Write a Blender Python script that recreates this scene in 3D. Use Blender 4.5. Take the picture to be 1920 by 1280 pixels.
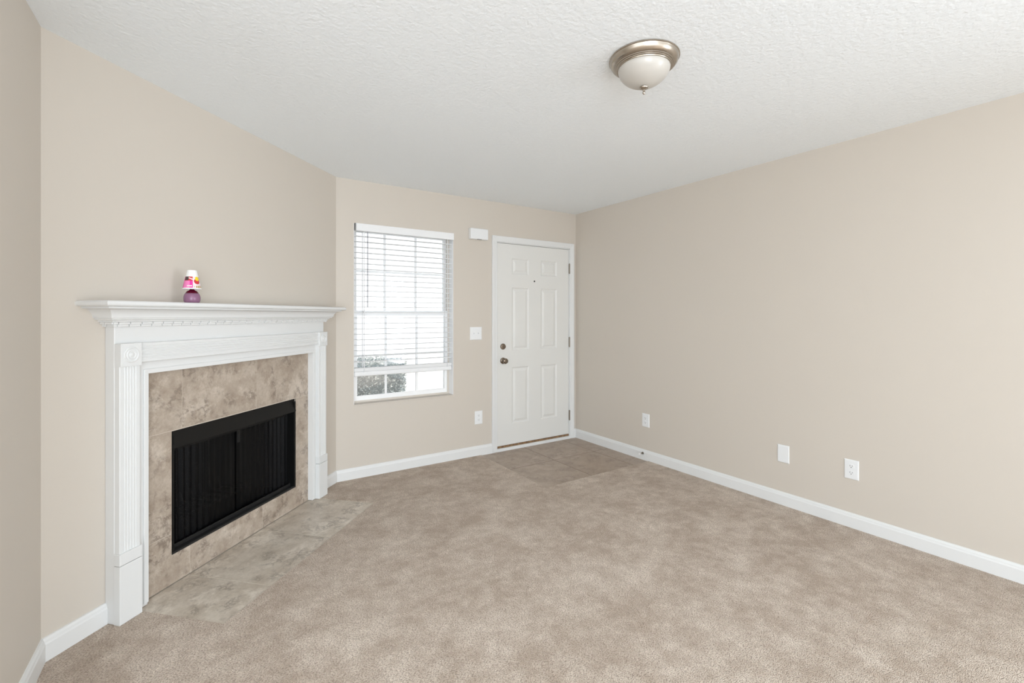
import bpy, bmesh, math, random
from mathutils import Vector, Matrix

for _o in list(bpy.data.objects):
    bpy.data.objects.remove(_o)
SC = bpy.context.scene
COL = SC.collection
PI = math.pi
H = 2.44                                   # ceiling height; +X runs along the back wall, +Y into the photo's right wall

# ---------------------------------------------------------------- camera
cam_d = bpy.data.cameras.new('camera')
cam_d.sensor_width = 36.0
cam_d.lens = 871.45 / 1920 * 36.0
cam_d.shift_y = -49.2 / 1920
cam_d.clip_start = 0.02
cam = bpy.data.objects.new('camera', cam_d)
COL.objects.link(cam)
cam.location = (-3.3954, -3.8812, 1.3332)
cam.rotation_euler = (PI / 2, 0, -math.radians(33.373))
SC.camera = cam

# ---------------------------------------------------------------- world, sun and fill lights, exposure
SC.view_settings.view_transform = 'Standard'
SC.view_settings.look = 'None'
SC.view_settings.gamma = 1.0
SC.view_settings.use_curve_mapping = False
SC.view_settings.exposure = 0.05
W = bpy.data.worlds.new('world')
SC.world = W
W.use_nodes = True
_bg = W.node_tree.nodes['Background']
_bg.inputs['Color'].default_value = (0.96, 0.985, 1.0, 1)
_bg.inputs['Strength'].default_value = 1.9


def area(name, loc, rot, sx, sy, power, color=(1, 1, 1)):
    d = bpy.data.lights.new(name, 'AREA')
    d.shape = 'RECTANGLE'
    d.size, d.size_y = sx, sy
    d.energy = power
    d.color = color
    o = bpy.data.objects.new(name, d)
    COL.objects.link(o)
    o.location = loc
    o.rotation_euler = rot
    return o


# fill lights added behind the camera, set in invented wall openings
FILL_TINT = (0.835, 0.92, 1.0)
area('fill_rear', (-4.7, -7.22, 1.2), (PI / 2, 0, 0), 3.2, 2.0, 162, FILL_TINT)
area('fill_dining', (-7.22, -4.9, 1.2), (PI / 2, 0, -PI / 2), 3.0, 2.0, 28, FILL_TINT)
area('fill_side', (0.22, -6.0, 1.2), (PI / 2, 0, PI / 2), 1.7, 1.9, 96, FILL_TINT)
# overhead fill added behind the camera to brighten the floor
area('fill_overhead', (-4.7, -5.0, 2.33), (0, 0, 0), 0.5, 0.5, 38, (0.86, 0.945, 1.0))
# sun on the porch outside the front window
sun_d = bpy.data.lights.new('sun', 'SUN')
sun_d.energy = 4.5
sun_d.angle = 0.02
sun = bpy.data.objects.new('sun', sun_d)
COL.objects.link(sun)
sun.rotation_euler = (math.radians(48), 0, math.radians(60))

cy = SC.cycles
cy.use_denoising = True
cy.max_bounces = 14
cy.diffuse_bounces = 10
cy.transparent_max_bounces = 16
cy.sample_clamp_indirect = 6.0


# ---------------------------------------------------------------- materials
class NT:
    def __init__(s, name):
        s.m = bpy.data.materials.new(name)
        s.m.use_nodes = True
        s.t = s.m.node_tree
        s.b = s.t.nodes['Principled BSDF']
        s.out = s.t.nodes['Material Output']

    def n(s, typ, **kw):
        nd = s.t.nodes.new(typ)
        for k, v in kw.items():
            setattr(nd, k, v)
        return nd

    def l(s, a, b):
        s.t.links.new(a, b)

    def math(s, op, a, b=None, clamp=False):
        nd = s.n('ShaderNodeMath', operation=op, use_clamp=clamp)
        for i, v in enumerate((a, b)):
            if v is None:
                continue
            if isinstance(v, (int, float)):
                nd.inputs[i].default_value = v
            else:
                s.l(v, nd.inputs[i])
        return nd.outputs[0]

    def mix(s, f, a, b):
        nd = s.n('ShaderNodeMix', data_type='RGBA')
        for sock, v in ((nd.inputs[0], f), (nd.inputs[6], a), (nd.inputs[7], b)):
            if isinstance(v, (int, float)):
                sock.default_value = v
            elif isinstance(v, tuple):
                sock.default_value = (*v, 1)
            else:
                s.l(v, sock)
        return nd.outputs[2]

    def noise(s, vec, scale, detail=3, rough=0.5, dist=0.0):
        nd = s.n('ShaderNodeTexNoise')
        nd.inputs['Scale'].default_value = scale
        nd.inputs['Detail'].default_value = detail
        nd.inputs['Roughness'].default_value = rough
        nd.inputs['Distortion'].default_value = dist
        if vec is not None:
            s.l(vec, nd.inputs['Vector'])
        return nd.outputs['Fac']

    def ramp(s, f, lo, hi):
        nd = s.n('ShaderNodeMapRange')
        nd.inputs['From Min'].default_value = lo
        nd.inputs['From Max'].default_value = hi
        s.l(f, nd.inputs['Value'])
        return nd.outputs[0]

    def pos(s):
        return s.n('ShaderNodeNewGeometry').outputs['Position']

    def obj(s):
        return s.n('ShaderNodeTexCoord').outputs['Object']

    def bump(s, h, strength, dist):
        nd = s.n('ShaderNodeBump')
        nd.inputs['Strength'].default_value = strength
        nd.inputs['Distance'].default_value = dist
        s.l(h, nd.inputs['Height'])
        s.l(nd.outputs[0], s.b.inputs['Normal'])
        return nd

    def base(s, c, rough=0.5, metal=0.0, spec=0.5):
        if isinstance(c, tuple):
            s.b.inputs['Base Color'].default_value = (*c, 1)
        else:
            s.l(c, s.b.inputs['Base Color'])
        s.b.inputs['Roughness'].default_value = rough
        s.b.inputs['Metallic'].default_value = metal
        s.b.inputs['Specular IOR Level'].default_value = spec
        return s


def plain(name, c, rough=0.5, metal=0.0, spec=0.5):
    return NT(name).base(c, rough, metal, spec).m


def m_wall():
    t = NT('beige_wall_paint')
    n = t.noise(t.pos(), 1.3, 2)
    t.base(t.mix(n, (0.600, 0.552, 0.492), (0.618, 0.570, 0.510)), 0.55, 0, 0.3)
    t.bump(t.noise(t.pos(), 140, 3), 0.06, 0.002)
    return t.m


def m_ceiling():
    t = NT('slap_brush_ceiling')
    t.base((0.87, 0.922, 0.965), 0.6, 0, 0.3)
    p = t.pos()
    total = None
    for scale, off, seed in ((3.1, (0, 0, 0), 1.0), (3.7, (7.3, 2.9, 0), 9.0)):
        mp = t.n('ShaderNodeMapping')
        mp.inputs['Location'].default_value = off
        t.l(p, mp.inputs['Vector'])
        v = t.n('ShaderNodeTexVoronoi', feature='F1', voronoi_dimensions='2D')
        v.inputs['Scale'].default_value = scale
        t.l(mp.outputs[0], v.inputs['Vector'])
        sub = t.n('ShaderNodeVectorMath', operation='SUBTRACT')
        t.l(mp.outputs[0], sub.inputs[0])
        t.l(v.outputs['Position'], sub.inputs[1])
        wob = t.n('ShaderNodeTexNoise')
        wob.inputs['Scale'].default_value = 9
        t.l(mp.outputs[0], wob.inputs['Vector'])
        sx = t.n('ShaderNodeSeparateXYZ')
        t.l(sub.outputs[0], sx.inputs[0])
        ang = t.math('ARCTAN2', sx.outputs[1], sx.outputs[0])
        ang = t.math('ADD', ang, t.math('MULTIPLY', wob.outputs[0], 0.5))
        r = t.n('ShaderNodeVectorMath', operation='LENGTH')
        t.l(sub.outputs[0], r.inputs[0])
        cx = t.n('ShaderNodeCombineXYZ')
        t.l(t.math('MULTIPLY', t.math('COSINE', ang), 4.6), cx.inputs[0])
        t.l(t.math('MULTIPLY', t.math('SINE', ang), 4.6), cx.inputs[1])
        t.l(t.math('ADD', t.math('MULTIPLY', r.outputs['Value'], 4.5), seed), cx.inputs[2])
        n = t.noise(cx.outputs[0], 1.6, 3, 0.6)
        ridge = t.math('SUBTRACT', 1.0, t.math('ABSOLUTE', t.math('MULTIPLY', t.math('SUBTRACT', n, 0.5), 5.0)), True)
        ridge = t.math('POWER', ridge, 2.2)
        fall = t.math('MULTIPLY', t.ramp(r.outputs['Value'], 0.015, 0.06), t.math('SUBTRACT', 1.0, t.ramp(r.outputs['Value'], 0.10, 0.24), True))
        ridge = t.math('MULTIPLY', ridge, fall)
        total = ridge if total is None else t.math('MAXIMUM', total, ridge)
    h = t.math('ADD', total, t.math('MULTIPLY', t.noise(p, 60, 3), 0.09))
    t.bump(h, 1.0, 0.032)
    return t.m


def m_carpet():
    t = NT('beige_carpet_pile')
    p = t.pos()
    patch = t.noise(p, 3.0, 8, 0.74, 0.2)
    patch2 = t.noise(p, 11.0, 6, 0.72, 0.2)
    pf = t.ramp(t.math('ADD', t.math('MULTIPLY', patch, 0.55), t.math('MULTIPLY', patch2, 0.45)), 0.425, 0.60)
    mp = t.n('ShaderNodeMapping')
    mp.inputs['Rotation'].default_value = (0, 0, 0.6)
    mp.inputs['Scale'].default_value = (1, 1.9, 1)
    t.l(p, mp.inputs['Vector'])
    v = t.n('ShaderNodeTexVoronoi', feature='F1', voronoi_dimensions='2D')
    v.inputs['Scale'].default_value = 150
    t.l(mp.outputs[0], v.inputs['Vector'])
    fib = t.noise(p, 230, 2, 0.7)
    col = t.mix(pf, (0.565, 0.462, 0.372), (0.90, 0.79, 0.68))
    tuft_gap = t.ramp(v.outputs['Distance'], 0.30, 0.70)
    tint = t.ramp(t.math('ADD', fib, t.math('MULTIPLY', v.outputs['Color'], 0.25)), 0.42, 0.78)
    col = t.mix(t.math('MULTIPLY', t.math('SUBTRACT', 1.0, tint), 0.50, True), col, (0.25, 0.19, 0.145))
    col = t.mix(t.math('MULTIPLY', tuft_gap, 0.72), col, (0.26, 0.195, 0.15))  # shade in the gaps between tufts put into the colour
    t.base(col, 0.95, 0, 0.1)
    t.b.inputs['Sheen Weight'].default_value = 0.15
    h = t.math('ADD', t.math('MULTIPLY', t.math('SUBTRACT', 1.0, v.outputs['Distance']), 0.7), t.math('MULTIPLY', fib, 0.6))
    t.bump(h, 0.8, 0.006)
    return t.m


def m_stone(name, a, b, dark, rough, scale=1.0):
    t = NT(name)
    o = t.obj()
    g = t.n('ShaderNodeNewGeometry')
    off = t.n('ShaderNodeVectorMath', operation='SCALE')
    cc = t.n('ShaderNodeCombineXYZ')
    for i in range(3):
        t.l(g.outputs['Random Per Island'], cc.inputs[i])
    t.l(cc.outputs[0], off.inputs[0])
    off.inputs['Scale'].default_value = 13.0
    ad = t.n('ShaderNodeVectorMath', operation='ADD')
    t.l(o, ad.inputs[0])
    t.l(off.outputs[0], ad.inputs[1])
    v = ad.outputs[0]
    cloud = t.ramp(t.noise(v, 8.5 * scale, 9, 0.68, 0.15), 0.38, 0.66)
    patch = t.ramp(t.noise(v, 5.0 * scale, 8, 0.74, 0.2), 0.52, 0.63)
    rid = t.math('ABSOLUTE', t.math('SUBTRACT', t.noise(v, 13 * scale, 8, 0.70, 0.35), 0.5))
    mask = t.ramp(t.noise(v, 9.0 * scale, 3, 0.6), 0.48, 0.62)
    veins = t.math('MULTIPLY', t.math('SUBTRACT', 1.0, t.ramp(rid, 0.0, 0.055), True), mask, True)
    fine = t.ramp(t.noise(v, 80 * scale, 5, 0.75), 0.38, 0.68)
    col = t.mix(cloud, a, t.mix(0.45, a, b))
    col = t.mix(t.math('MULTIPLY', patch, 0.55, True), col, b)
    col = t.mix(t.math('MULTIPLY', veins, 0.70), col, dark)
    col = t.mix(t.math('MULTIPLY', fine, 0.20), col, dark)
    t.base(col, rough, 0, 0.4)
    t.bump(t.math('ADD', veins, t.math('MULTIPLY', fine, -0.3)), 0.25, 0.002)
    return t.m


def m_glass():
    t = NT('window_glass')
    tr = t.n('ShaderNodeBsdfTransparent')
    gl = t.n('ShaderNodeBsdfGlossy')
    gl.inputs['Roughness'].default_value = 0.02
    tr.inputs['Color'].default_value = (0.97, 0.98, 0.98, 1)
    fr = t.n('ShaderNodeFresnel')
    fr.inputs['IOR'].default_value = 1.9
    mx = t.n('ShaderNodeMixShader')
    t.l(fr.outputs[0], mx.inputs[0])
    t.l(tr.outputs[0], mx.inputs[1])
    t.l(gl.outputs[0], mx.inputs[2])
    t.l(mx.outputs[0], t.out.inputs['Surface'])
    return t.m


def m_blind():
    t = NT('white_blind_vinyl')
    t.base((0.93, 0.94, 0.95), 0.6, 0, 0.12)
    tl = t.n('ShaderNodeBsdfTranslucent')
    tl.inputs['Color'].default_value = (0.95, 0.96, 0.97, 1)
    mx = t.n('ShaderNodeMixShader')
    mx.inputs[0].default_value = 0.14
    t.l(t.b.outputs[0], mx.inputs[1])
    t.l(tl.outputs[0], mx.inputs[2])
    t.l(mx.outputs[0], t.out.inputs['Surface'])
    return t.m


def m_shade():
    t = NT('frosted_lamp_glass')
    t.base((0.54, 0.52, 0.485), 0.32, 0, 0.5)
    t.b.inputs['Subsurface Weight'].default_value = 0.25
    t.b.inputs['Subsurface Radius'].default_value = (0.03, 0.03, 0.03)
    t.b.inputs['Coat Weight'].default_value = 0.35
    t.b.inputs['Coat Roughness'].default_value = 0.22
    return t.m


def m_mesh():
    t = NT('black_fireplace_mesh')
    u = t.n('ShaderNodeTexCoord').outputs['UV']
    t.base((0.004, 0.004, 0.0045), 0.45, 0.3, 0.25)
    v = t.n('ShaderNodeTexVoronoi', feature='F1', voronoi_dimensions='2D')
    v.inputs['Scale'].default_value = 170
    t.l(t.obj(), v.inputs['Vector'])
    mp = t.n('ShaderNodeMapping')
    tr = t.n('ShaderNodeBsdfTransparent')
    mx = t.n('ShaderNodeMixShader')
    mx.inputs[0].default_value = 0.35
    sx = t.n('ShaderNodeSeparateXYZ')
    t.l(t.obj(), sx.inputs[0])
    k = 2 * PI / 0.006
    a = t.math('SINE', t.math('MULTIPLY', t.math('ADD', sx.outputs[0], sx.outputs[2]), k))
    b = t.math('SINE', t.math('MULTIPLY', t.math('SUBTRACT', sx.outputs[0], sx.outputs[2]), k))
    hole = t.math('LESS_THAN', t.math('MAXIMUM', a, b), 0.45)
    t.l(t.math('MULTIPLY', hole, 0.75), mx.inputs[0])
    t.l(t.b.outputs[0], mx.inputs[1])
    t.l(tr.outputs[0], mx.inputs[2])
    t.l(mx.outputs[0], t.out.inputs['Surface'])
    return t.m


def m_nickel():
    t = NT('brushed_nickel')
    t.base((0.44, 0.39, 0.33), 0.27, 1.0)
    t.b.inputs['Anisotropic'].default_value = 0.4
    return t.m


def m_leaf():
    t = NT('shrub_leaf')
    g = t.n('ShaderNodeNewGeometry')
    r = g.outputs['Random Per Island']
    c = t.mix(r, (0.34, 0.39, 0.41), (0.54, 0.60, 0.62))  # outdoor haze put into a blue-grey leaf colour
    t.base(t.mix(t.ramp(r, 0.80, 0.84), c, (0.88, 0.90, 0.88)), 0.3, 0, 0.6)  # some leaves coloured near white to imitate sky glints
    return t.m


def m_gel():
    t = NT('purple_jar_plastic')
    t.base((0.37, 0.19, 0.31), 0.15, 0, 0.5)
    t.b.inputs['Transmission Weight'].default_value = 0.35
    t.b.inputs['IOR'].default_value = 1.4
    return t.m


def m_wood():
    t = NT('weathered_threshold_wood')
    n = t.noise(t.pos(), 30, 4, 0.7)
    t.base(t.mix(t.ramp(n, 0.3, 0.7), (0.10, 0.055, 0.025), (0.33, 0.20, 0.10)), 0.7)
    return t.m


M = dict(
    wall=m_wall(), ceiling=m_ceiling(), carpet=m_carpet(),
    trim=plain('white_semi_gloss_trim', (0.745, 0.755, 0.755), 0.32, 0, 0.45),
    door=plain('white_door_paint', (0.735, 0.735, 0.715), 0.4, 0, 0.4),
    plate=plain('white_plastic_plate', (0.80, 0.815, 0.825), 0.35, 0, 0.45),
    slot=plain('dark_slot', (0.09, 0.09, 0.09), 0.6),
    stone=m_stone('travertine_wall_tile', (0.375, 0.305, 0.242), (0.74, 0.66, 0.575), (0.14, 0.108, 0.085), 0.45),
    hearth=m_stone('travertine_hearth_tile', (0.505, 0.438, 0.362), (0.88, 0.815, 0.725), (0.22, 0.185, 0.15), 0.42),
    entry=m_stone('entry_floor_tile', (0.35, 0.275, 0.215), (0.52, 0.435, 0.36), (0.20, 0.15, 0.115), 0.4),
    grout=plain('pale_grout', (0.58, 0.52, 0.45), 0.85),
    grout_dark=plain('entry_grout', (0.17, 0.135, 0.105), 0.85),
    black=plain('black_firebox_steel', (0.004, 0.004, 0.004), 0.5, 0, 0.25),
    hood=plain('black_hood_enamel', (0.0065, 0.006, 0.0055), 0.45, 0, 0.25),
    track=plain('grey_steel_track', (0.022, 0.022, 0.022), 0.4, 0.3),
    lining=plain('black_firebox_lining', (0.005, 0.005, 0.0055), 0.9, 0, 0.1),  # near-black inside of the firebox
    mesh=m_mesh(), nickel=m_nickel(), shade=m_shade(), glass=m_glass(), blind=m_blind(),
    vinyl=plain('white_window_vinyl', (0.92, 0.93, 0.94), 0.35),
    almond=plain('almond_window_frame', (0.66, 0.61, 0.55), 0.4),
    cord=plain('white_blind_cord', (0.70, 0.71, 0.73), 0.7),
    wand=plain('clear_grey_wand', (0.30, 0.30, 0.33), 0.2),
    bronze=plain('aged_bronze', (0.25, 0.205, 0.165), 0.25, 1.0),
    hinge=plain('dull_brass_hinge', (0.30, 0.27, 0.23), 0.35, 1.0),
    wood=m_wood(),
    dark_detail=plain('dark_door_detail', (0.035, 0.035, 0.032), 0.8),
    cap=plain('freshener_white_plastic', (0.88, 0.88, 0.88), 0.35),
    magenta=plain('label_magenta', (0.72, 0.02, 0.32), 0.4), pink=plain('label_pink', (0.86, 0.22, 0.50), 0.4),
    red=plain('label_red', (0.58, 0.03, 0.04), 0.4), yellow=plain('label_yellow', (0.88, 0.66, 0.02), 0.4),
    olive=plain('label_olive', (0.42, 0.30, 0.08), 0.4), dark=plain('label_dark', (0.06, 0.04, 0.04), 0.4),
    pale=plain('label_pale', (0.80, 0.68, 0.70), 0.4), maroon=plain('gel_maroon', (0.10, 0.004, 0.018), 0.2),
    jar=m_gel(),
    leaf=m_leaf(), core=plain('hedge_core_shade', (0.31, 0.36, 0.38), 0.9),
    concrete=NT('porch_concrete').base((0.62, 0.61, 0.58), 0.9).m,
    post=plain('porch_post_paint', (0.85, 0.85, 0.85), 0.5),
)


# ---------------------------------------------------------------- mesh helpers
class MB:
    def __init__(s):
        s.bm = bmesh.new()

    def face(s, pts, mi=0):
        try:
            f = s.bm.faces.new([s.bm.verts.new(p) for p in pts])
            f.material_index = mi
            return f
        except ValueError:
            return None

    def box(s, x0, x1, y0, y1, z0, z1, mi=0):
        v = [s.bm.verts.new((x, y, z)) for z in (z0, z1) for y in (y0, y1) for x in (x0, x1)]
        for q in ((0, 2, 3, 1), (4, 5, 7, 6), (0, 1, 5, 4), (2, 6, 7, 3), (0, 4, 6, 2), (1, 3, 7, 5)):
            s.bm.faces.new([v[i] for i in q]).material_index = mi
        return s

    def loops(s, rings, closed=True, cap=True, mi=0):
        """skin a list of equally long vertex loops"""
        vs = [[s.bm.verts.new(p) for p in r] for r in rings]
        n = len(vs[0])
        for a, b in zip(vs, vs[1:]):
            for i in range(n if closed else n - 1):
                j = (i + 1) % n
                s.bm.faces.new((a[i], a[j], b[j], b[i])).material_index = mi
        if cap and closed:
            s.bm.faces.new(vs[0][::-1]).material_index = mi
            s.bm.faces.new(vs[-1]).material_index = mi
        return s

    def prism(s, poly, z0, z1, mi=0):
        return s.loops([[(x, y, z0) for x, y in poly], [(x, y, z1) for x, y in poly]], mi=mi)

    def lathe(s, prof, c=(0, 0, 0), axis='z', seg=40, mi=0, cap=True):
        rings = []
        for r, h in prof:
            ring = []
            for k in range(seg):
                a = 2 * PI * k / seg
                x, y = r * math.cos(a), r * math.sin(a)
                p = {'z': (x, y, h), 'y': (x, h, y), '-y': (x, -h, -y)}[axis]
                ring.append((c[0] + p[0], c[1] + p[1], c[2] + p[2]))
            rings.append(ring)
        return s.loops(rings, cap=cap, mi=mi)

    def tube(s, pts, r, seg=8, mi=0):
        pts = [Vector(p) for p in pts]
        rings = []
        for i, p in enumerate(pts):
            d = (pts[min(i + 1, len(pts) - 1)] - pts[max(i - 1, 0)]).normalized()
            a = d.orthogonal().normalized() if i == 0 else (rings_a - d * rings_a.dot(d)).normalized()
            rings_a = a
            b = d.cross(a)
            rr = r[i] if isinstance(r, (list, tuple)) else r
            rings.append([tuple(p + (a * math.cos(t) + b * math.sin(t)) * rr) for t in [2 * PI * k / seg for k in range(seg)]])
        return s.loops(rings, mi=mi)

    def build(s, name, mats, parent=None, bevel=0, smooth=False, seg=2, loc=None):
        bmesh.ops.recalc_face_normals(s.bm, faces=s.bm.faces[:])
        me = bpy.data.meshes.new(name)
        s.bm.to_mesh(me)
        s.bm.free()
        for m in (mats if isinstance(mats, (list, tuple)) else [mats]):
            me.materials.append(m)
        if smooth:
            for p in me.polygons:
                p.use_smooth = True
        o = bpy.data.objects.new(name, me)
        COL.objects.link(o)
        if parent is not None:
            o.parent = parent
        if loc is not None:
            o.location = loc
        if bevel:
            b = o.modifiers.new('bevel', 'BEVEL')
            b.width = bevel
            b.segments = seg
            b.limit_method = 'ANGLE'
            b.angle_limit = math.radians(40)
        if smooth:
            e = o.modifiers.new('split', 'EDGE_SPLIT')
            e.split_angle = math.radians(38)
        return o


def tag(o, label, cat, kind=None, group=None):
    o['label'] = label
    o['category'] = cat
    if kind:
        o['kind'] = kind
    if group:
        o['group'] = group
    return o


def empty(name, loc, rz=0.0):
    o = bpy.data.objects.new(name, None)
    o.empty_display_size = 0.1
    COL.objects.link(o)
    o.location = loc
    o.rotation_euler = (0, 0, rz)
    return o


def struct(name, mb, mats, label, cat, **kw):
    return tag(mb.build(name, mats, **kw), label, cat, 'structure')


def holed(mb, a0, a1, z0, z1, t0, t1, holes, axis):
    """wall slab along one axis with rectangular holes (a, b, z_low, z_high), sorted along the wall"""
    def bx(p, q, za, zb):
        if q - p > 1e-4 and zb - za > 1e-4:
            if axis == 'x':
                mb.box(p, q, t0, t1, za, zb)
            else:
                mb.box(t0, t1, p, q, za, zb)
    cur = a0
    for (p, q, za, zb) in holes:
        bx(cur, p, z0, z1)
        bx(p, q, z0, za)
        bx(p, q, zb, z1)
        cur = q
    bx(cur, a1, z0, z1)
    return mb


# ---------------------------------------------------------------- key plan points
X1 = -2.526                                 # back wall meets the corner-fireplace wall
P2 = Vector((-3.924, -1.398, 0))            # corner-fireplace wall meets the left wall
S2 = math.sqrt(0.5)
ES, EN = Vector((S2, S2, 0)), Vector((S2, -S2, 0))


def FP(s, d, z=0.0):
    return P2 + ES * s + EN * d + Vector((0, 0, z))


LW = (Vector((X1, 0, 0)) - P2).length       # length of the fireplace wall
XR, YR = -7.0, -7.0                         # far corners of the space behind the camera
YL = -2.35                                  # the left wall ends here, the room opens to the dining side

# ---------------------------------------------------------------- shell
WIN = (-2.386, -1.488, 0.597, 2.088)
DOOR = (-1.03, -0.076, -0.02, 2.062)
struct('wall_back', holed(MB(), X1 - 0.3, 0.14, -0.05, H, 0, 0.14, [WIN, DOOR], 'x'), M['wall'],
       'beige painted wall holding the window and the white door', 'wall')
struct('wall_right', holed(MB(), YR - 0.14, 0, -0.05, H, 0, 0.14, [(-6.9, -5.1, 0.2, 2.2)], 'y'), M['wall'],  # hole behind the camera added for the side fill light
       'long beige painted wall on the right with three plates', 'wall')
# corner-fireplace wall (local frame: x along the wall, -y into the room)
FB = (0.535, 1.473, 0.143, 0.757)
wf = struct('wall_corner', holed(MB(), -0.10, LW + 0.10, -0.05, H, 0.0, 0.10, [FB], 'x'), M['wall'],
            'beige diagonal wall behind the white fireplace mantel', 'wall')
wf.location = P2
wf.rotation_euler = (0, 0, PI / 4)
struct('wall_left', MB().box(P2.x - 0.14, P2.x, YL, P2.y + 0.02, -0.05, H), M['wall'],
       'narrow strip of beige wall at the left edge of the photo', 'wall')
struct('wall_rear', holed(MB(), XR - 0.14, 0.14, -0.05, H, YR - 0.14, YR, [(-6.4, -0.5, 0.1, 2.25)], 'x'), M['wall'],
       'beige wall behind the camera with a wide opening added for fill light', 'wall')
struct('wall_dining', holed(MB(), YR, YL, -0.05, H, XR - 0.14, XR, [(-6.4, -3.4, 0.1, 2.25)], 'y'), M['wall'],
       'beige wall of the dining side with a wide opening added for fill light', 'wall')
struct('wall_divider', MB().box(XR, P2.x - 0.14, YL, YL + 0.14, -0.05, H), M['wall'],
       'beige wall closing the dining side beside the left wall', 'wall')
struct('ceiling', MB().box(XR - 0.14, 0.14, YR - 0.14, 0.14, H, H + 0.12), M['ceiling'],
       'white slap-brush textured ceiling', 'ceiling')

# carpet polygon with notches for the hearth and the entry tile
HS0, HS1, HD = 0.335, 1.665, 0.505
EX, EY = -1.200, -1.018
f2 = lambda v: (v.x, v.y)
poly = [(EX, 0.0), (X1, 0.0), f2(FP(HS1, 0)), f2(FP(HS1, HD)), f2(FP(HS0, HD)), f2(FP(HS0, 0)), f2(P2),
        (P2.x, YL), (XR, YL), (XR, YR), (0, YR), (0, EY), (EX, EY)]
struct('floor', MB().prism(poly, -0.05, 0.0), M['carpet'], 'beige cut-pile carpet covering the room', 'carpet')


def tiles(mb, rects, z0, z1, g, mi=0):
    for (x0, x1, y0, y1) in rects:
        mb.box(x0 + g, x1 - g, y0 + g, y1 - g, z0, z1, mi)


mb = MB()
G = 0.0030
xs = [EX, -0.703, -0.205, 0.0]
ysn = [EY, -0.505, 0.0]
tiles(mb, [(xs[i], xs[i + 1], ysn[j], ysn[j + 1]) for i in range(3) for j in range(2)], -0.05, -0.005, G)
mb.box(EX, 0.0, EY, 0.13, -0.052, -0.0062, 1)
struct('floor_entry', mb, [M['entry'], M['grout_dark']], 'brown stone tile floor inside the white door', 'tile floor', bevel=0.0008)
struct('ground', MB().box(-9, 7, 0.14, 14, -0.25, -0.12), M['concrete'], 'pale paving outside the front window', 'paving')

# ---------------------------------------------------------------- baseboards
BB = [(0, -0.01), (-0.014, -0.01), (-0.014, 0.066), (-0.0115, 0.073), (-0.0105, 0.080), (-0.006, 0.089), (0, 0.0905)]


def baseboard(name, a, b, label, ma=0.0, mb_=0.0):
    """profile swept from a to b; the room is to the right-hand side seen from a; ma/mb_ mitre slopes"""
    a, b = Vector((*a, 0)), Vector((*b, 0))
    d = (b - a).normalized()
    n = Vector((d.y, -d.x, 0))
    r0 = [tuple(a + n * -o + d * (-o * ma) + Vector((0, 0, z))) for o, z in BB]
    r1 = [tuple(b + n * -o - d * (-o * mb_) + Vector((0, 0, z))) for o, z in BB]
    return struct(name, MB().loops([r0, r1]), M['trim'], label, 'baseboard')


t22 = math.tan(math.radians(22.5))
baseboard('baseboard_left', (P2.x, YL), f2(P2), 'white baseboard along the left wall strip', 0, t22)
baseboard('baseboard_corner', f2(P2), f2(FP(0.232, 0)), 'short white baseboard left of the fireplace', t22, 0)
baseboard('baseboard_corner.001', f2(FP(1.738, 0)), (X1, 0), 'very short white baseboard right of the fireplace', 0, t22)
baseboard('baseboard_back', (X1, 0), (-1.076, 0), 'white baseboard under the window', t22, 0)
baseboard('baseboard_back.001', (-0.038, 0), (0, 0), 'white baseboard stub between door and corner', 0, 1)
baseboard('baseboard_right', (0, 0), (0, YR), 'long white baseboard along the right wall', 1, 0)

# ---------------------------------------------------------------- fireplace (local x = s, -y = into the room)
FC = 0.985
fire = empty('fireplace', FP(FC, 0), PI / 4)
tag(fire, 'white mantel corner fireplace with stone tile surround and black firebox', 'fireplace')
fx = lambda s: s - FC
MS0, MS1, MD = 0.232, 1.737, 0.05


def sweep(prof, s0, s1, d, top=False):
    """profile (overhang, z) taken round left return, front, right return with mitres"""
    mb = MB()
    rings = []
    for o, z in prof:
        rings.append([(fx(s0 - o), 0, z), (fx(s0 - o), -(d + o), z), (fx(s1 + o), -(d + o), z), (fx(s1 + o), 0, z)])
    mb.loops(rings, closed=True, cap=True)
    return mb


# shelf with a bullnose edge
pr = [(0.100, 1.3695)]
for k in range(9):
    a = -PI / 2 + PI * k / 8
    pr.append((0.105 + 0.0122 * math.cos(a), 1.3822 + 0.0122 * math.sin(a)))
pr.append((0.09, 1.3950))
sweep(pr, MS0, MS1, MD).build('mantel_shelf', M['trim'], fire, smooth=True)
# crown moulding under the shelf
cr = [(0.024, 1.3035), (0.029, 1.3045), (0.030, 1.311), (0.040, 1.3125), (0.043, 1.3155), (0.043, 1.3195), (0.046, 1.3205)]
for k in range(9):
    a = PI / 2 * k / 8
    cr.append((0.050 + 0.038 * (1 - math.cos(a)), 1.3215 + 0.040 * math.sin(a)))
cr += [(0.092, 1.3620), (0.092, 1.3694)]
sweep(cr, MS0, MS1, MD).build('crown_moulding', M['trim'], fire, smooth=True)
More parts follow.
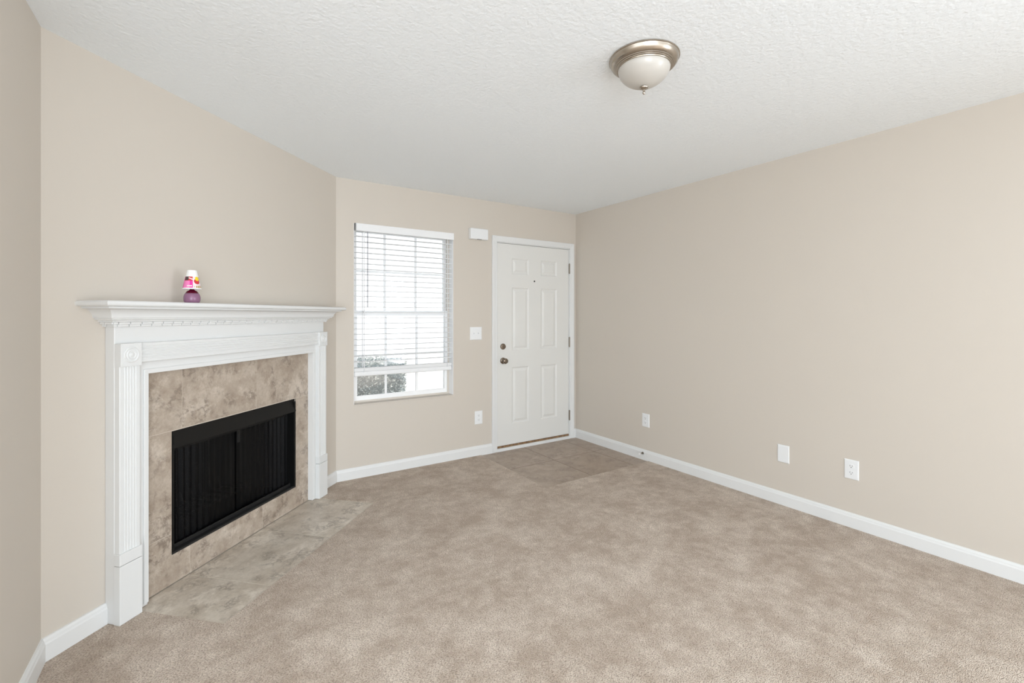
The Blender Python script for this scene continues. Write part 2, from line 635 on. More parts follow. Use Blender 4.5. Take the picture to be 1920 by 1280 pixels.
# dentil strip: two-stepped little blocks with slits between
mb = MB()
pitch, gap = 0.0515, 0.0042
mb.box(fx(MS0 - 0.006), fx(MS1 + 0.006), -(MD + 0.006), 0, 1.283, 1.3033)
x = MS0 - 0.02
x = 0.234 - pitch + gap / 2
while x < MS1 + 0.02:
    a, b = max(x, MS0 - 0.018), min(x + pitch - gap, MS1 + 0.018)
    if b - a > 0.004:
        mb.box(fx(a), fx(b), -(MD + 0.022), -(MD + 0.001), 1.2935, 1.3032)
        mb.box(fx(max(a, MS0 - 0.012)), fx(min(b, MS1 + 0.012)), -(MD + 0.014), -(MD + 0.001), 1.2835, 1.2936)
    x += pitch
for sgn, s in ((-1, MS0), (1, MS1)):
    y = -(MD + 0.022)
    for (ya, yb) in ((-0.066, -0.026), (-0.022, 0.0)):
        mb.box(fx(min(s, s + sgn * 0.022)), fx(max(s, s + sgn * 0.022)), ya, yb, 1.2935, 1.3032)
        mb.box(fx(min(s, s + sgn * 0.014)), fx(max(s, s + sgn * 0.014)), ya, yb, 1.2835, 1.2936)
mb.build('dentil_strip', M['trim'], fire, bevel=0.0012)
# frame board (pi-shaped)
OI0, OI1, OZ = 0.381, 1.606, 1.064
out = [(MS0, 0.0), (OI0, 0.0), (OI0, OZ), (OI1, OZ), (OI1, 0.0), (MS1, 0.0), (MS1, 1.2855), (MS0, 1.2855)]
mb = MB()
mb.loops([[(fx(s), -MD, z) for s, z in out], [(fx(s), 0, z) for s, z in out]])
frame = mb.build('frame_board', M['trim'], fire, bevel=0.003)
# inner rounded bead round the opening
mb = MB()


def bead(s0, s1, z0, z1):
    mb.box(fx(s0), fx(s1), -(MD + 0.007), -MD + 0.001, z0, z1)


ow = 0.022
io = [(OI0, 0.012), (OI0, OZ), (OI1, OZ), (OI1, 0.012), (OI1 + ow, 0.012), (OI1 + ow, OZ + ow), (OI0 - ow, OZ + ow), (OI0 - ow, 0.012)]
mb.loops([[(fx(s), -(MD + 0.007), z) for s, z in io], [(fx(s), -MD + 0.001, z) for s, z in io]])
mb.build('opening_bead', M['trim'], fire, bevel=0.003, seg=3)


def fluted(a0, a1, n, groove, pitch_, depth, front, back):
    """cross-section polygon (u, y) with n rounded grooves centred between a0 and a1"""
    c = (a0 + a1) / 2
    pts = [(a0, -back), (a0, -(front - 0.002)), (a0 + 0.002, -front)]
    for k in range(n):
        g = c + (k - (n - 1) / 2) * pitch_
        for j in range(7):
            t = PI * j / 6
            pts.append((g - groove / 2 * math.cos(t), -(front - depth * math.sin(t))))
    pts += [(a1 - 0.002, -front), (a1, -(front - 0.002)), (a1, -back)]
    return pts


def rosette(s, z, parent):
    mb = MB()
    mb.box(fx(s - 0.046), fx(s + 0.046), -(MD + 0.034), -MD, z - 0.05, z + 0.05)
    prof = [(0.0345, 0.0), (0.0345, 0.002), (0.032, 0.0045), (0.0285, 0.0045), (0.026, 0.001), (0.0235, 0.001), (0.021, 0.004),
            (0.018, 0.0045), (0.0155, 0.001), (0.0115, 0.001), (0.009, 0.0035), (0.004, 0.005), (0.0003, 0.0052)]
    mb.lathe(prof, (fx(s), -(MD + 0.0338), z), '-y', 40)
    return mb.build('rosette_block', M['trim'], parent, bevel=0.0008)


def plinth(s, parent):
    mb = MB()
    mb.box(fx(s - 0.050), fx(s + 0.050), -(MD + 0.033), -MD, 0.0005, 0.2525)
    mb.box(fx(s - 0.050), fx(s + 0.050), -(MD + 0.033), -MD, 0.2545, 0.305)
    mb.box(fx(s - 0.047), fx(s + 0.047), -(MD + 0.024), -MD, 0.25, 0.257, 1)
    return mb.build('plinth_block', [M['trim'], M['slot']], parent, bevel=0.002)


for sc in (0.279, 1.688):
    pts = fluted(sc - 0.045, sc + 0.045, 5, 0.0074, 0.0122, 0.0032, MD + 0.026, MD - 0.001)
    mb = MB()
    mb.loops([[(fx(u), y, 0.300) for u, y in pts], [(fx(u), y, 1.112) for u, y in pts]])
    pil = mb.build('pilaster', M['trim'], fire)
    rosette(sc, 1.160, pil)
    plinth(sc, pil)
pts = fluted(1.121, 1.2085, 5, 0.0078, 0.0128, 0.0032, MD + 0.022, MD - 0.001)
mb = MB()
mb.loops([[(fx(0.322), y, u) for u, y in pts], [(fx(1.645), y, u) for u, y in pts]])
mb.build('fluted_lintel', M['trim'], fire)

# stone tile surround
mb = MB()
TT, g = 0.012, 0.0016


def tile_poly(poly_):
    cx = sum(p[0] for p in poly_) / len(poly_)
    mb.loops([[(fx(s), -TT, z) for s, z in poly_], [(fx(s), -0.001, z) for s, z in poly_]])


def tr(s0, s1, z0, z1):
    tile_poly([(s0 + g, z0 + g), (s1 - g, z0 + g), (s1 - g, z1 - g), (s0 + g, z1 - g)])


L0, L1, ZT = 0.300, 1.690, 1.10
F0, F1, F2, F3 = FB
tile_poly([(L0, 0.762), (F0 - 0.0, 0.762), (0.594 - g, 0.762), (0.594 - g, ZT), (L0, ZT)])
tr(0.594, 1.106, 0.7604, ZT)
tile_poly([(1.106 + g, 0.762), (L1, 0.762), (L1, ZT), (1.106 + g, ZT)])
tr(L0, F0 + g, 0.250, 0.7604)
tr(F1 - g, L1, 0.250, 0.7604)
zb = F2 - 0.0005
tile_poly([(L0, 0.0), (0.639 - g, 0.0), (0.639 - g, zb), (F0, zb), (F0, 0.25 - g), (L0, 0.25 - g)])
tile_poly([(0.639 + g, 0.0), (1.156 - g, 0.0), (1.156 - g, zb), (0.639 + g, zb)])
tile_poly([(1.156 + g, 0.0), (L1, 0.0), (L1, 0.25 - g), (F1, 0.25 - g), (F1, zb), (1.156 + g, zb)])
gz = TT - 0.0012
gp = [(L0, 0.0), (L1, 0.0), (L1, ZT), (L0, ZT)]
for (s0, s1, z0, z1) in ((L0, F0, 0, ZT), (F1, L1, 0, ZT), (F0, F1, 0, F2), (F0, F1, F3, ZT)):
    mb.box(fx(s0), fx(s1), -gz, 0.0, z0, z1, 1)
mb.build('tile_surround', [M['stone'], M['grout']], fire)
# hearth slab set into the carpet
mb = MB()
for s0, s1 in ((HS0, 0.627), (0.627, 1.137), (1.137, HS1)):
    mb.box(fx(s0 + g * 1.3), fx(s1 - g * 1.3), -(HD - 0.009), -TT - 0.002, -0.05, -0.003)
mb.box(fx(HS0), fx(HS1), -HD, 0, -0.052, -0.0043, 1)
mb.build('hearth_slab', [M['hearth'], M['grout']], fire, bevel=0.001)

# firebox
fb = empty('firebox', (0, 0, 0))
fb.parent = fire
mb = MB()
D = 0.48
a0, a1 = fx(F0), fx(F1)
b0, b1 = fx(F0 + 0.12), fx(F1 - 0.12)
mb.face([(a0, 0, F2), (a1, 0, F2), (b1, D, F2), (b0, D, F2)])
mb.face([(a0, 0, F3), (a1, 0, F3), (b1, D, F3), (b0, D, F3)])
mb.face([(a0, 0, F2), (a0, 0, F3), (b0, D, F3), (b0, D, F2)])
mb.face([(a1, 0, F2), (a1, 0, F3), (b1, D, F3), (b1, D, F2)])
mb.face([(b0, D, F2), (b0, D, F3), (b1, D, F3), (b1, D, F2)])
e = 0.02
mb.box(a0 - e, a1 + e, D, D + 0.03, F2 - e, F3 + e)
mb.box(a0 - e, a1 + e, 0.1, D + 0.03, F3, F3 + e)
mb.box(a0 - e, a1 + e, 0.1, D + 0.03, F2 - e, F2 - 0.002)
mb.build('fire_chamber', M['lining'], fb)
mb = MB()                                    # frame: hood above, side flanges, lower track
hz = 0.668
hp = [(-0.006, F3), (-0.010, F3 - 0.004), (-0.030, hz + 0.004), (-0.030, hz), (-0.024, hz), (-0.002, F3 - 0.012), (0.03, F3 - 0.01), (0.03, F3)]
mb.loops([[(a0 + 0.001, y + 0.016, z) for y, z in hp], [(a1 - 0.001, y + 0.016, z) for y, z in hp]])
mb.build('smoke_hood', M['hood'], fb)
mb = MB()
mb.box(a0, a0 + 0.016, -0.010, 0.06, F2, F3 - 0.02)
mb.box(a1 - 0.016, a1, -0.010, 0.06, F2, F3 - 0.02)
mb.box(a0, a1, 0.045, 0.06, 0.640, 0.70)
mb.build('side_frame', M['black'], fb)
mb = MB()
mb.box(a0, a1, -0.012, 0.020, F2, F2 + 0.012)
mb.box(a0, a1, 0.020, 0.026, F2, F2 + 0.030)
mb.build('lower_track', M['track'], fb, bevel=0.002)
mb = MB()
mb.tube([(a0 + 0.01, 0.05, 0.652), (a1 - 0.01, 0.05, 0.652)], 0.004, 8)
mb.build('curtain_rod', M['track'], fb, smooth=True)
rnd = random.Random(4)
for (u0, u1, side) in ((a0 + 0.018, fx(1.00), 0), (fx(1.012), a1 - 0.018, 1)):
    rows = []
    N = 150
    ph = [rnd.uniform(0, 6.28) for _ in range(4)]
    for iz in range(13):
        z = F2 + 0.014 + (0.650 - F2 - 0.014) * iz / 12
        row = []
        for k in range(N):
            t = k / (N - 1)
            u = u0 + (u1 - u0) * t
            amp = 0.0010 + 0.012 * (1 - t if side == 0 else t) ** 2.5
            y = 0.050 + amp * math.sin(2 * PI * (11 * t + 0.5 * t * t) + ph[0] + 0.5 * z) + 0.002 * math.sin(17 * t + ph[1] + 4 * z)
            row.append((u, y, z))
        rows.append(row)
    MB().loops(rows, closed=False).build('mesh_curtain', M['mesh'], fb, smooth=True)
mb = MB()
mb.box(fx(0.9985), fx(1.0035), 0.026, 0.033, 0.575, 0.645)
mb.box(fx(1.0085), fx(1.0135), 0.026, 0.033, 0.575, 0.645)
mb.build('curtain_pull', M['track'], fb)
mb = MB()
for k in range(7):
    u = fx(0.80 + 0.07 * k)
    mb.tube([(u, 0.14, F2 + 0.13), (u, 0.16, F2 + 0.075), (u, 0.36, F2 + 0.075), (u, 0.38, F2 + 0.13)], 0.008, 6)
for y in (0.19, 0.33):
    mb.tube([(fx(0.77), y, F2 + 0.065), (fx(1.25), y, F2 + 0.065)], 0.008, 6)
for u in (0.80, 1.22):
    for y in (0.19, 0.33):
        mb.tube([(fx(u), y, F2 - 0.001), (fx(u), y, F2 + 0.065)], 0.008, 6)
mb.build('log_grate', M['black'], fb)

# ---------------------------------------------------------------- gel air freshener on the mantel
fr = empty('air_freshener', FP(0.566, 0.100, 1.3951), math.radians(45 - 22))
tag(fr, 'white and magenta cone air freshener with purple base on the mantel shelf', 'air freshener')
MB().lathe([(0.018, 0.0), (0.0300, 0.0008), (0.0335, 0.004), (0.0355, 0.012), (0.0362, 0.022), (0.0352, 0.032), (0.0325, 0.0410), (0.0298, 0.0452), (0.0285, 0.0466)], seg=40).build('gel_jar', M['jar'], fr, smooth=True)
MB().lathe([(0.0280, 0.0468), (0.0265, 0.051), (0.0215, 0.0575), (0.0120, 0.0625), (0.0085, 0.068), (0.008, 0.090)], seg=32).build('gel_cone', M['maroon'], fr, smooth=True)
MB().lathe([(0.0395, 0.0670), (0.0405, 0.0680), (0.0400, 0.0715), (0.0378, 0.0725), (0.036, 0.0710), (0.037, 0.0673)], seg=48, cap=False).build('shade_rim', M['cap'], fr, smooth=True)
# label band: one mesh whose faces take the printed colours
LB = [M[k] for k in ('cap', 'magenta', 'pink', 'red', 'yellow', 'olive', 'dark', 'pale')]
z0, z1, r0, r1 = 0.0720, 0.1305, 0.0385, 0.0272
NA, NZ = 288, 80
mb = MB()
vv = []
for j in range(NZ + 1):
    t = j / NZ
    r = r0 + (r1 - r0) * (t ** 1.12)
    vv.append([mb.bm.verts.new((r * math.cos(2 * PI * k / NA), r * math.sin(2 * PI * k / NA), z0 + (z1 - z0) * t)) for k in range(NA)])


def print_at(a, t):
    """a = -1..1 across the visible front (left to right), t = 0..1 upwards"""
    if t < 0.03 or t > 0.97:
        return 0
    if (a - 0.24) ** 2 / 0.046 + (t - 0.80) ** 2 / 0.034 < 1:
        return 4
    d = (a - 0.20) ** 2 / 0.085 + (t - 0.58) ** 2 / 0.062
    if d < 1:
        return 3
    if d < 1.3:
        return 0
    if a < -0.55 and t > 0.66:
        return 6
    if a < -0.18 and t < 0.62:
        if 0.14 < t < 0.24 and -0.62 < a < -0.24:
            return 7
        return 2 if a < -0.42 else 1
    if a < -0.18:
        return 3 if abs(t - 0.80 + 0.35 * (a + 0.35)) > 0.045 else 7
    if a > 0.5 and t > 0.45 and t > 1.25 - a:
        return 5
    if t < 0.20 and a > -0.08:
        return 5 if (int(a * 20) % 3) else 7
    if a > 0.62 and t < 0.25:
        return 3
    return 7


for j in range(NZ):
    for k in range(NA):
        f = mb.bm.faces.new((vv[j][k], vv[j][(k + 1) % NA], vv[j + 1][(k + 1) % NA], vv[j + 1][k]))
        th = (k + 0.5) / NA * 2 * PI
        th = (th + PI / 2 + PI) % (2 * PI) - PI           # 0 = local -y, which faces the room
        a = th / (PI / 2)
        f.material_index = print_at(a, (j + 0.5) / NZ) if abs(a) < 1 else (1 if abs(a) < 1.6 else 0)
mb.build('printed_label', LB, fr, smooth=True)
MB().lathe([(0.0273, 0.1303), (0.0266, 0.1325), (0.0245, 0.139), (0.0218, 0.152), (0.0206, 0.1590), (0.0180, 0.1620), (0.0003, 0.1630)], seg=40).build('cap', M['cap'], fr, smooth=True)

# ---------------------------------------------------------------- window
win = empty('window_1', (0, 0, 0))
tag(win, 'white double-hung window with grids left of the door', 'window', 'structure')
wx0, wx1, wz0, wz1 = WIN
# frame fills the outer half of the wall opening
def ring(mb, x0, x1, z0_, z1_, y0, y1, wl, wr, wb, wt):
    """mitred rectangular frame"""
    o = [(x0, z0_), (x1, z0_), (x1, z1_), (x0, z1_)]
    i = [(x0 + wl, z0_ + wb), (x1 - wr, z0_ + wb), (x1 - wr, z1_ - wt), (x0 + wl, z1_ - wt)]
    rr = [[(x, y0, z) for x, z in o], [(x, y0, z) for x, z in i], [(x, y1, z) for x, z in i], [(x, y1, z) for x, z in o]]
    mb.loops(rr + [rr[0]], cap=False)
    bmesh.ops.remove_doubles(mb.bm, verts=mb.bm.verts[:], dist=1e-6)


FY0, FY1 = 0.082, 0.14
mb = MB()
ring(mb, wx0, wx1, wz0, wz1, FY0, FY1, 0.022, 0.022, 0.020, 0.022)
mb.build('window_frame', M['almond'], win)
cols = (-2.090, -1.806)


def sash(name, z0_, z1_, y0, y1, rb, rt, midz):
    mb = MB()
    sx0, sx1 = wx0 + 0.020, wx1 - 0.020
    ring(mb, sx0, sx1, z0_, z1_, y0, y1, 0.030, 0.030, rb, rt)
    s = mb.build(name, M['vinyl'], win)
    mb = MB()
    ym = (y0 + y1) / 2
    for c in cols:
        mb.box(c - 0.009, c + 0.009, ym - 0.006, ym + 0.006, z0_ + rb - 0.002, z1_ - rt + 0.002)
    mb.box(sx0 + 0.028, sx1 - 0.028, ym - 0.0055, ym + 0.0055, midz - 0.009, midz + 0.009)
    mb.build('muntin_grid', M['vinyl'], s)
    mb = MB()
    mb.box(sx0 + 0.025, sx1 - 0.025, ym - 0.0015, ym + 0.0015, z0_ + rb - 0.004, z1_ - rt + 0.004)
    mb.build('glass_pane', M['glass'], s)
    return s


sash('lower_sash', 0.617, 1.373, 0.088, 0.110, 0.036, 0.044, 0.990)
sash('upper_sash', 1.330, 2.068, 0.112, 0.134, 0.042, 0.034, 1.708)
# painted sill board on the bottom of the opening
mb = MB()
mb.box(wx0 + 0.001, wx1 - 0.001, -0.004, 0.088, wz0 - 0.006, wz0 + 0.004)
mb.build('window_sill', M['wall'], win, bevel=0.002)
# white painted reveals
mb = MB()
mb.box(wx1 - 0.003, wx1 + 0.0005, 0.000, 0.085, wz0 + 0.004, wz1)
mb.box(wx0 - 0.0005, wx0 + 0.003, 0.000, 0.085, wz0 + 0.004, wz1)
mb.build('reveal', M['vinyl'], win)

# ---------------------------------------------------------------- blind
bl = empty('window_blind', (0, 0, 2.088))
tag(bl, 'white horizontal slat blind lowered over most of the window', 'blind')
BX0, BX1 = -2.378, -1.500
Z = lambda z: z - 2.088
mb = MB()
mb.box(-2.374, -1.4855, -0.012, -0.004, Z(2.026), Z(2.0875))
mb.box(-2.374, -2.368, -0.012, 0.03, Z(2.026), Z(2.0875))
mb.build('valance', M['blind'], bl, bevel=0.002)
MB().box(BX0 + 0.004, BX1 - 0.004, 0.006, 0.058, Z(2.035), Z(2.084)).build('head_rail', M['blind'], bl)
mb = MB()
zs = [1.990 - 0.0453 * k for k in range(24)]
for k, z in enumerate(zs):
    rows = []
    for j in range(5):
        y = 0.010 + 0.050 * j / 4
        zz = Z(z) + 0.0028 * (1 - ((j - 2) / 2) ** 2)
        rows.append((y, zz))
    sec = rows + [(y, zz - 0.0036) for y, zz in rows[::-1]]
    mb.loops([[(BX0, y, zz) for y, zz in sec], [(BX1, y, zz) for y, zz in sec]])
for k in range(5):                           # slats gathered on the bottom rail
    z = 0.8695 + 0.0054 * k
    mb.box(BX0, BX1, 0.010, 0.060, Z(z), Z(z + 0.0050))
mb.build('slats', M['blind'], bl)
MB().box(BX0, BX1, 0.006, 0.064, Z(0.828), Z(0.868)).build('bottom_rail', M['blind'], bl, bevel=0.010, seg=3)
for sx in (-2.300, -1.545):
    mb = MB()
    for dx in (0.0,):
        for y in (0.008, 0.062):
            mb.box(sx + dx - 0.0035, sx + dx + 0.0035, y - 0.001, y + 0.001, Z(0.85), Z(2.04))
    mb.build('ladder_cord', M['cord'], bl)
mb = MB()
mb.tube([(-2.275, -0.004, Z(2.03)), (-2.275, -0.006, Z(2.0)), (-2.275, -0.005, Z(1.40))], [0.0025, 0.0042, 0.0045], 8)
mb.build('tilt_wand', M['wand'], bl, smooth=True)

# ---------------------------------------------------------------- front door
dr = empty('door_1', (-0.552, 0, 0))
tag(dr, 'white six-panel front door in white casing', 'door', 'structure')
dx = lambda x: x + 0.552
SX0, SX1, SZ0, SZ1, SY = -1.0085, -0.0975, 0.046, 2.044, 0.004
# casing
cp = [(0.0, 0.0), (0.0, -0.011), (0.004, -0.013), (0.010, -0.0115), (0.016, -0.013), (0.040, -0.017), (0.050, -0.018), (0.055, -0.016), (0.055, 0.0)]
ix0, ix1, iz = -1.0205, -0.090, 2.055
rings = []
for o, y in cp:
    rings.append([(dx(ix0 - o), y, -0.004), (dx(ix0 - o), y, iz + o), (dx(ix1 + o), y, iz + o), (dx(ix1 + o), y, -0.004)])
mb = MB()
mb.loops(rings + [rings[0]], closed=False)
mb.build('door_casing', M['trim'], dr)
mb = MB()                                    # jamb inside the wall opening
mb.box(dx(DOOR[0]), dx(-1.0115), 0.0, 0.14, -0.01, DOOR[3])
mb.box(dx(-0.0945), dx(DOOR[1]), 0.0, 0.14, -0.01, DOOR[3])
mb.box(dx(DOOR[0]), dx(DOOR[1]), 0.0, 0.14, 2.0475, DOOR[3])
mb.build('door_jamb', M['trim'], dr)
mb = MB()
mb.box(dx(-1.0115), dx(-0.0945), 0.012, 0.052, 2.0435, 2.0475)
mb.build('gap_strip', M['dark_detail'], dr)  # dark strip filling the gap above the door slab
mb = MB()
mb.box(dx(-1.0115), dx(-0.0945), 0.02, 0.14, -0.01, 0.040, 1)
mb.box(dx(-1.0205), dx(-0.090), -0.012, 0.02, -0.01, 0.024, 0)
mb.box(dx(-1.0115), dx(-0.0945), 0.004, 0.022, 0.02, 0.0425, 1)
mb.build('threshold', [M['trim'], M['wood']], dr, bevel=0.002)
# slab with moulded panels
PXS = [(-0.838, -0.630), (-0.476, -0.264)]
PZS = [(0.250, 0.813), (0.982, 1.610), (1.745, 1.904)]
mb = MB()
gx = [SX0, PXS[0][0], PXS[0][1], PXS[1][0], PXS[1][1], SX1]
gz_ = [SZ0] + [v for p in PZS for v in p] + [SZ1]
for i in range(5):
    for j in range(7):
        x0, x1, z0_, z1_ = gx[i], gx[i + 1], gz_[j], gz_[j + 1]
        if i in (1, 3) and j in (1, 3, 5):
            rr = []
            for ins, dep in ((0, 0), (0.004, 0.0025), (0.010, 0.0075), (0.020, 0.0085), (0.026, 0.0065), (0.040, 0.0012), (0.044, 0.0005)):
                rr.append([(dx(x0 + ins), SY + dep, z0_ + ins), (dx(x1 - ins), SY + dep, z0_ + ins),
                           (dx(x1 - ins), SY + dep, z1_ - ins), (dx(x0 + ins), SY + dep, z1_ - ins)])
            mb.loops(rr, cap=False)
            mb.face(rr[-1])
        else:
            mb.face([(dx(x0), SY, z0_), (dx(x1), SY, z0_), (dx(x1), SY, z1_), (dx(x0), SY, z1_)])
bmesh.ops.remove_doubles(mb.bm, verts=mb.bm.verts[:], dist=1e-5)
X0, X1_, Yb = dx(SX0), dx(SX1), SY + 0.044
mb.face([(X0, Yb, SZ0), (X1_, Yb, SZ0), (X1_, Yb, SZ1), (X0, Yb, SZ1)])
mb.face([(X0, SY, SZ0), (X1_, SY, SZ0), (X1_, Yb, SZ0), (X0, Yb, SZ0)])
mb.face([(X0, SY, SZ1), (X1_, SY, SZ1), (X1_, Yb, SZ1), (X0, Yb, SZ1)])
mb.face([(X0, SY, SZ0), (X0, SY, SZ1), (X0, Yb, SZ1), (X0, Yb, SZ0)])
mb.face([(X1_, SY, SZ0), (X1_, SY, SZ1), (X1_, Yb, SZ1), (X1_, Yb, SZ0)])
slab = mb.build('door_panel', M['door'], dr)
mb = MB()
mb.lathe([(0.031, 0.0), (0.0315, 0.004), (0.029, 0.008), (0.020, 0.011), (0.013, 0.014), (0.0115, 0.026), (0.014, 0.032), (0.0235, 0.038),
          (0.0275, 0.046), (0.0275, 0.053), (0.0245, 0.060), (0.019, 0.0635), (0.012, 0.0645), (0.0003, 0.0640)], (dx(-0.945), SY, 0.884), '-y', 36)
mb.build('door_knob', M['bronze'], dr, smooth=True)
mb = MB()
mb.lathe([(0.0300, 0.0), (0.0300, 0.006), (0.0270, 0.012), (0.018, 0.014), (0.0003, 0.0145)], (dx(-0.9445), SY, 1.024), '-y', 36)
db = mb.build('deadbolt', M['bronze'], dr, smooth=True)
MB().box(dx(-0.963), dx(-0.926), SY - 0.030, SY - 0.013, 1.018, 1.029).build('thumb_turn', M['bronze'], db, bevel=0.003)
mb = MB()
mb.lathe([(0.0085, 0.0), (0.0085, 0.002), (0.0065, 0.003), (0.0055, 0.0015), (0.0003, 0.0015)], (dx(-0.559), SY, 1.683), '-y', 20)
mb.build('peephole', M['dark_detail'], dr)
for hz_ in (1.838, 1.042, 0.248):
    mb = MB()
    mb.lathe([(0.006, -0.055), (0.0075, -0.053), (0.0075, 0.053), (0.006, 0.055)], (dx(-0.0935), -0.006, hz_), 'z', 14)
    mb.box(dx(-0.0975), dx(-0.0905), -0.004, 0.012, hz_ - 0.052, hz_ + 0.052)
    mb.build('hinge', M['hinge'], dr)


# ---------------------------------------------------------------- wall plates and small wall things
def plate(name, x, z, w, h, wall, kind, label, cat, group=None):
    """wall 'b' = back wall (faces -y), 'r' = right wall (faces -x); x is the coordinate along that wall"""
    o = empty(name, (x, 0, z) if wall == 'b' else (0, x, z), 0 if wall == 'b' else -PI / 2)
    tag(o, label, cat, None, group)
    rr = []
    for ins, y in ((0, 0.0), (0, -0.003), (0.0035, -0.0060), (0.010, -0.0066)):
        rr.append([(-w / 2 + ins, y, -h / 2 + ins), (w / 2 - ins, y, -h / 2 + ins), (w / 2 - ins, y, h / 2 - ins), (-w / 2 + ins, y, h / 2 - ins)])
    MB().loops(rr).build('cover_plate', M['plate'], o)
    if kind == 'outlet':
        for zz in (0.0205, -0.0205):
            oct_ = [(0.0165 * math.copysign(min(1, abs(math.cos(t)) * 1.25), math.cos(t)), 0.0145 * math.sin(t)) for t in [2 * PI * k / 24 for k in range(24)]]
            r = MB().loops([[(u, -0.005, zz + v) for u, v in oct_], [(u, -0.0082, zz + v) for u, v in oct_]]).build('receptacle', M['plate'], o)
            mb = MB()
            mb.box(-0.0075, -0.0052, -0.0086, -0.008, zz - 0.001, zz + 0.0075)
            mb.box(0.0052, 0.0075, -0.0086, -0.008, zz - 0.0005, zz + 0.0065)
            mb.lathe([(0.0027, 0.008), (0.0027, 0.0086)], (0, 0, zz - 0.0068), '-y', 12)
            mb.build('slots', M['slot'], r)
        MB().lathe([(0.003, 0.006), (0.003, 0.0075), (0.0003, 0.0078)], (0, 0, 0), '-y', 12).build('screw', M['plate'], o)
    elif kind == 'switch':
        for u in (-0.023, 0.023):
            mb = MB()
            mb.box(u - 0.0052, u + 0.0052, -0.0072, -0.005, -0.012, 0.012)
            mb.loops([[(u - 0.0042, -0.006, -0.007), (u + 0.0042, -0.006, -0.007), (u + 0.0042, -0.006, 0.006), (u - 0.0042, -0.006, 0.006)],
                      [(u - 0.0036, -0.0165, 0.004), (u + 0.0036, -0.0165, 0.004), (u + 0.0036, -0.0155, 0.0105), (u - 0.0036, -0.0155, 0.0105)]])
            mb.build('toggle', M['plate'], o)
    else:
        for zz in (0.038, -0.038):
            MB().lathe([(0.003, 0.006), (0.003, 0.0072), (0.0003, 0.0075)], (0, 0, zz), '-y', 12).build('screw', M['plate'], o)
    return o


plate('light_switch', -1.251, 1.160, 0.126, 0.122, 'b', 'switch', 'white double toggle switch plate between the window and the door', 'light switch')
plate('wall_outlet', -1.222, 0.358, 0.083, 0.125, 'b', 'outlet', 'white duplex outlet low on the back wall left of the door', 'outlet', 'duplex wall outlets')
plate('wall_outlet', -0.976, 0.363, 0.083, 0.122, 'r', 'outlet', 'white duplex outlet on the right wall near the door corner', 'outlet', 'duplex wall outlets')
plate('wall_outlet', -2.614, 0.363, 0.079, 0.122, 'r', 'outlet', 'white duplex outlet on the right wall beside the blank plate', 'outlet', 'duplex wall outlets')
plate('blank_wall_plate', -2.200, 0.359, 0.079, 0.122, 'r', 'blank', 'blank white cover plate low on the right wall', 'wall plate')

ch = empty('door_chime', (-1.235, 0, 2.102))
tag(ch, 'white box door chime high on the wall between the window and the door', 'door chime')
MB().box(-0.096, 0.096, -0.046, 0, -0.052, 0.050).build('cover', M['plate'], ch, bevel=0.006, seg=3)
mb = MB()
for k in range(5):
    mb.box(-0.022 + 0.010 * k, -0.016 + 0.010 * k, -0.0463, -0.030, -0.0526, -0.0495)
mb.build('vent_slots', M['slot'], ch)

ds = empty('door_stop', (-0.014, -0.952, 0.058), 0)
tag(ds, 'small brass door stop sticking out of the right baseboard', 'door stop')
mb = MB()
mb.tube([(0, 0, 0), (-0.004, 0, 0), (-0.0045, 0, 0), (-0.040, 0.0, -0.001)], [0.011, 0.011, 0.0045, 0.0045], 12)
mb.build('stem', M['hinge'], ds, smooth=True)
mb = MB()
mb.tube([(-0.038, 0, -0.001), (-0.052, 0, -0.001)], 0.0085, 12)
mb.build('rubber_tip', M['cap'], ds, smooth=True)

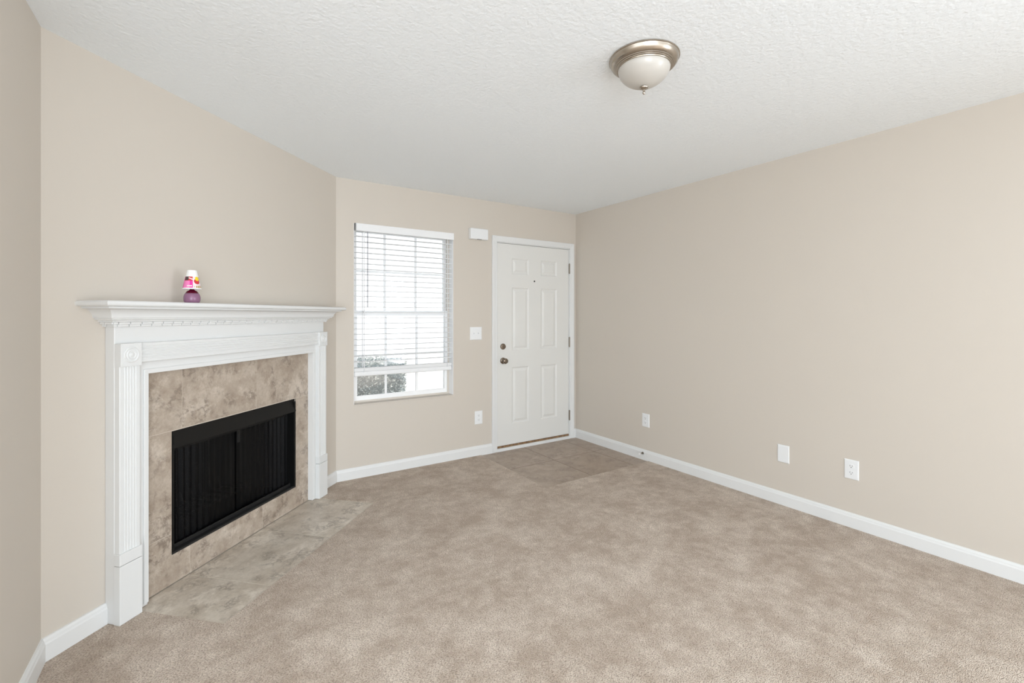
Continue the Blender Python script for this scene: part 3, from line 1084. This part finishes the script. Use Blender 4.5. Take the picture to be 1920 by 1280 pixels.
# ---------------------------------------------------------------- ceiling light
cl = empty('ceiling_light', (-1.8175, -2.520, H))
tag(cl, 'brushed nickel flush ceiling light with frosted glass dome', 'ceiling light')
pan = [(0.10, 0.0), (0.1455, -0.001), (0.1475, -0.004), (0.1475, -0.009), (0.1445, -0.011), (0.1435, -0.014), (0.1420, -0.022), (0.1385, -0.031),
       (0.1330, -0.039), (0.1275, -0.0440), (0.1255, -0.0445), (0.1250, -0.0480), (0.1225, -0.0500), (0.1205, -0.0500), (0.1200, -0.0540), (0.1175, -0.0560),
       (0.1150, -0.0560), (0.1140, -0.0590), (0.1115, -0.0600), (0.1085, -0.0590), (0.1080, -0.050)]
MB().lathe([(r, z * 0.80) for r, z in pan], seg=96, cap=False).build('lamp_pan', M['nickel'], cl, smooth=True)
dome = []
for k in range(25):
    a = PI / 2 * k / 24
    dome.append((max(0.1092 * math.cos(a) ** 1.08, 0.0004), -0.044 - 0.079 * math.sin(a) ** 1.05))
MB().lathe(dome, seg=96).build('glass_shade', M['shade'], cl, smooth=True)
MB().lathe([(0.004, -0.118), (0.0165, -0.1225), (0.0190, -0.1260), (0.0175, -0.1295), (0.0095, -0.1335), (0.0060, -0.1365), (0.0048, -0.143),
            (0.0062, -0.147), (0.0062, -0.150), (0.004, -0.1535), (0.0003, -0.1545)], seg=28).build('finial', M['nickel'], cl, smooth=True)

# ---------------------------------------------------------------- outside the window
struct('roof', MB().box(-6, 3, 0.14, 1.75, 2.62, 2.80), M['post'], 'white porch roof over the front window', 'porch roof')
sh = empty('hedge', (-2.45, 1.62, -0.12))
tag(sh, 'dark clipped leafy hedge seen under the blind outside the window', 'hedge')
rnd = random.Random(11)
HX0, HX1, HY0, HY1, HZ = -1.15, 1.00, -0.33, 0.33, 0.94
MB().box(HX0 + 0.06, HX1 - 0.05, HY0 + 0.07, HY1 - 0.07, 0.10, HZ - 0.08).build('shaded_core', M['core'], sh)  # solid box core; its grey stands for the shaded hedge interior
mb = MB()
for k in range(15000):
    q = rnd.random()
    x, y, z = rnd.uniform(HX0, HX1), rnd.uniform(HY0, HY1), rnd.uniform(0.02, HZ)
    if q < 0.62:
        y = HY0 + abs(rnd.gauss(0, 0.03))
    elif q < 0.82:
        z = HZ - abs(rnd.gauss(0, 0.04)) + (0.05 if rnd.random() < 0.15 else 0)
    else:
        x = HX1 - abs(rnd.gauss(0, 0.02))
    c = Vector((x, y, z))
    d = Vector((rnd.gauss(0, 1), rnd.gauss(-0.3, 0.7), rnd.gauss(0.2, 0.7))).normalized()
    s_ = d.orthogonal().normalized()
    t_ = rnd.uniform(0, 6.28)
    s_ = s_ * math.cos(t_) + d.cross(s_) * math.sin(t_)
    L, w = rnd.uniform(0.020, 0.034), rnd.uniform(0.007, 0.011)
    n = d.cross(s_) * 0.004
    mb.face([c, c + d * L * 0.45 + s_ * w + n, c + d * L, c + d * L * 0.45 - s_ * w + n])
mb.build('foliage', M['leaf'], sh)
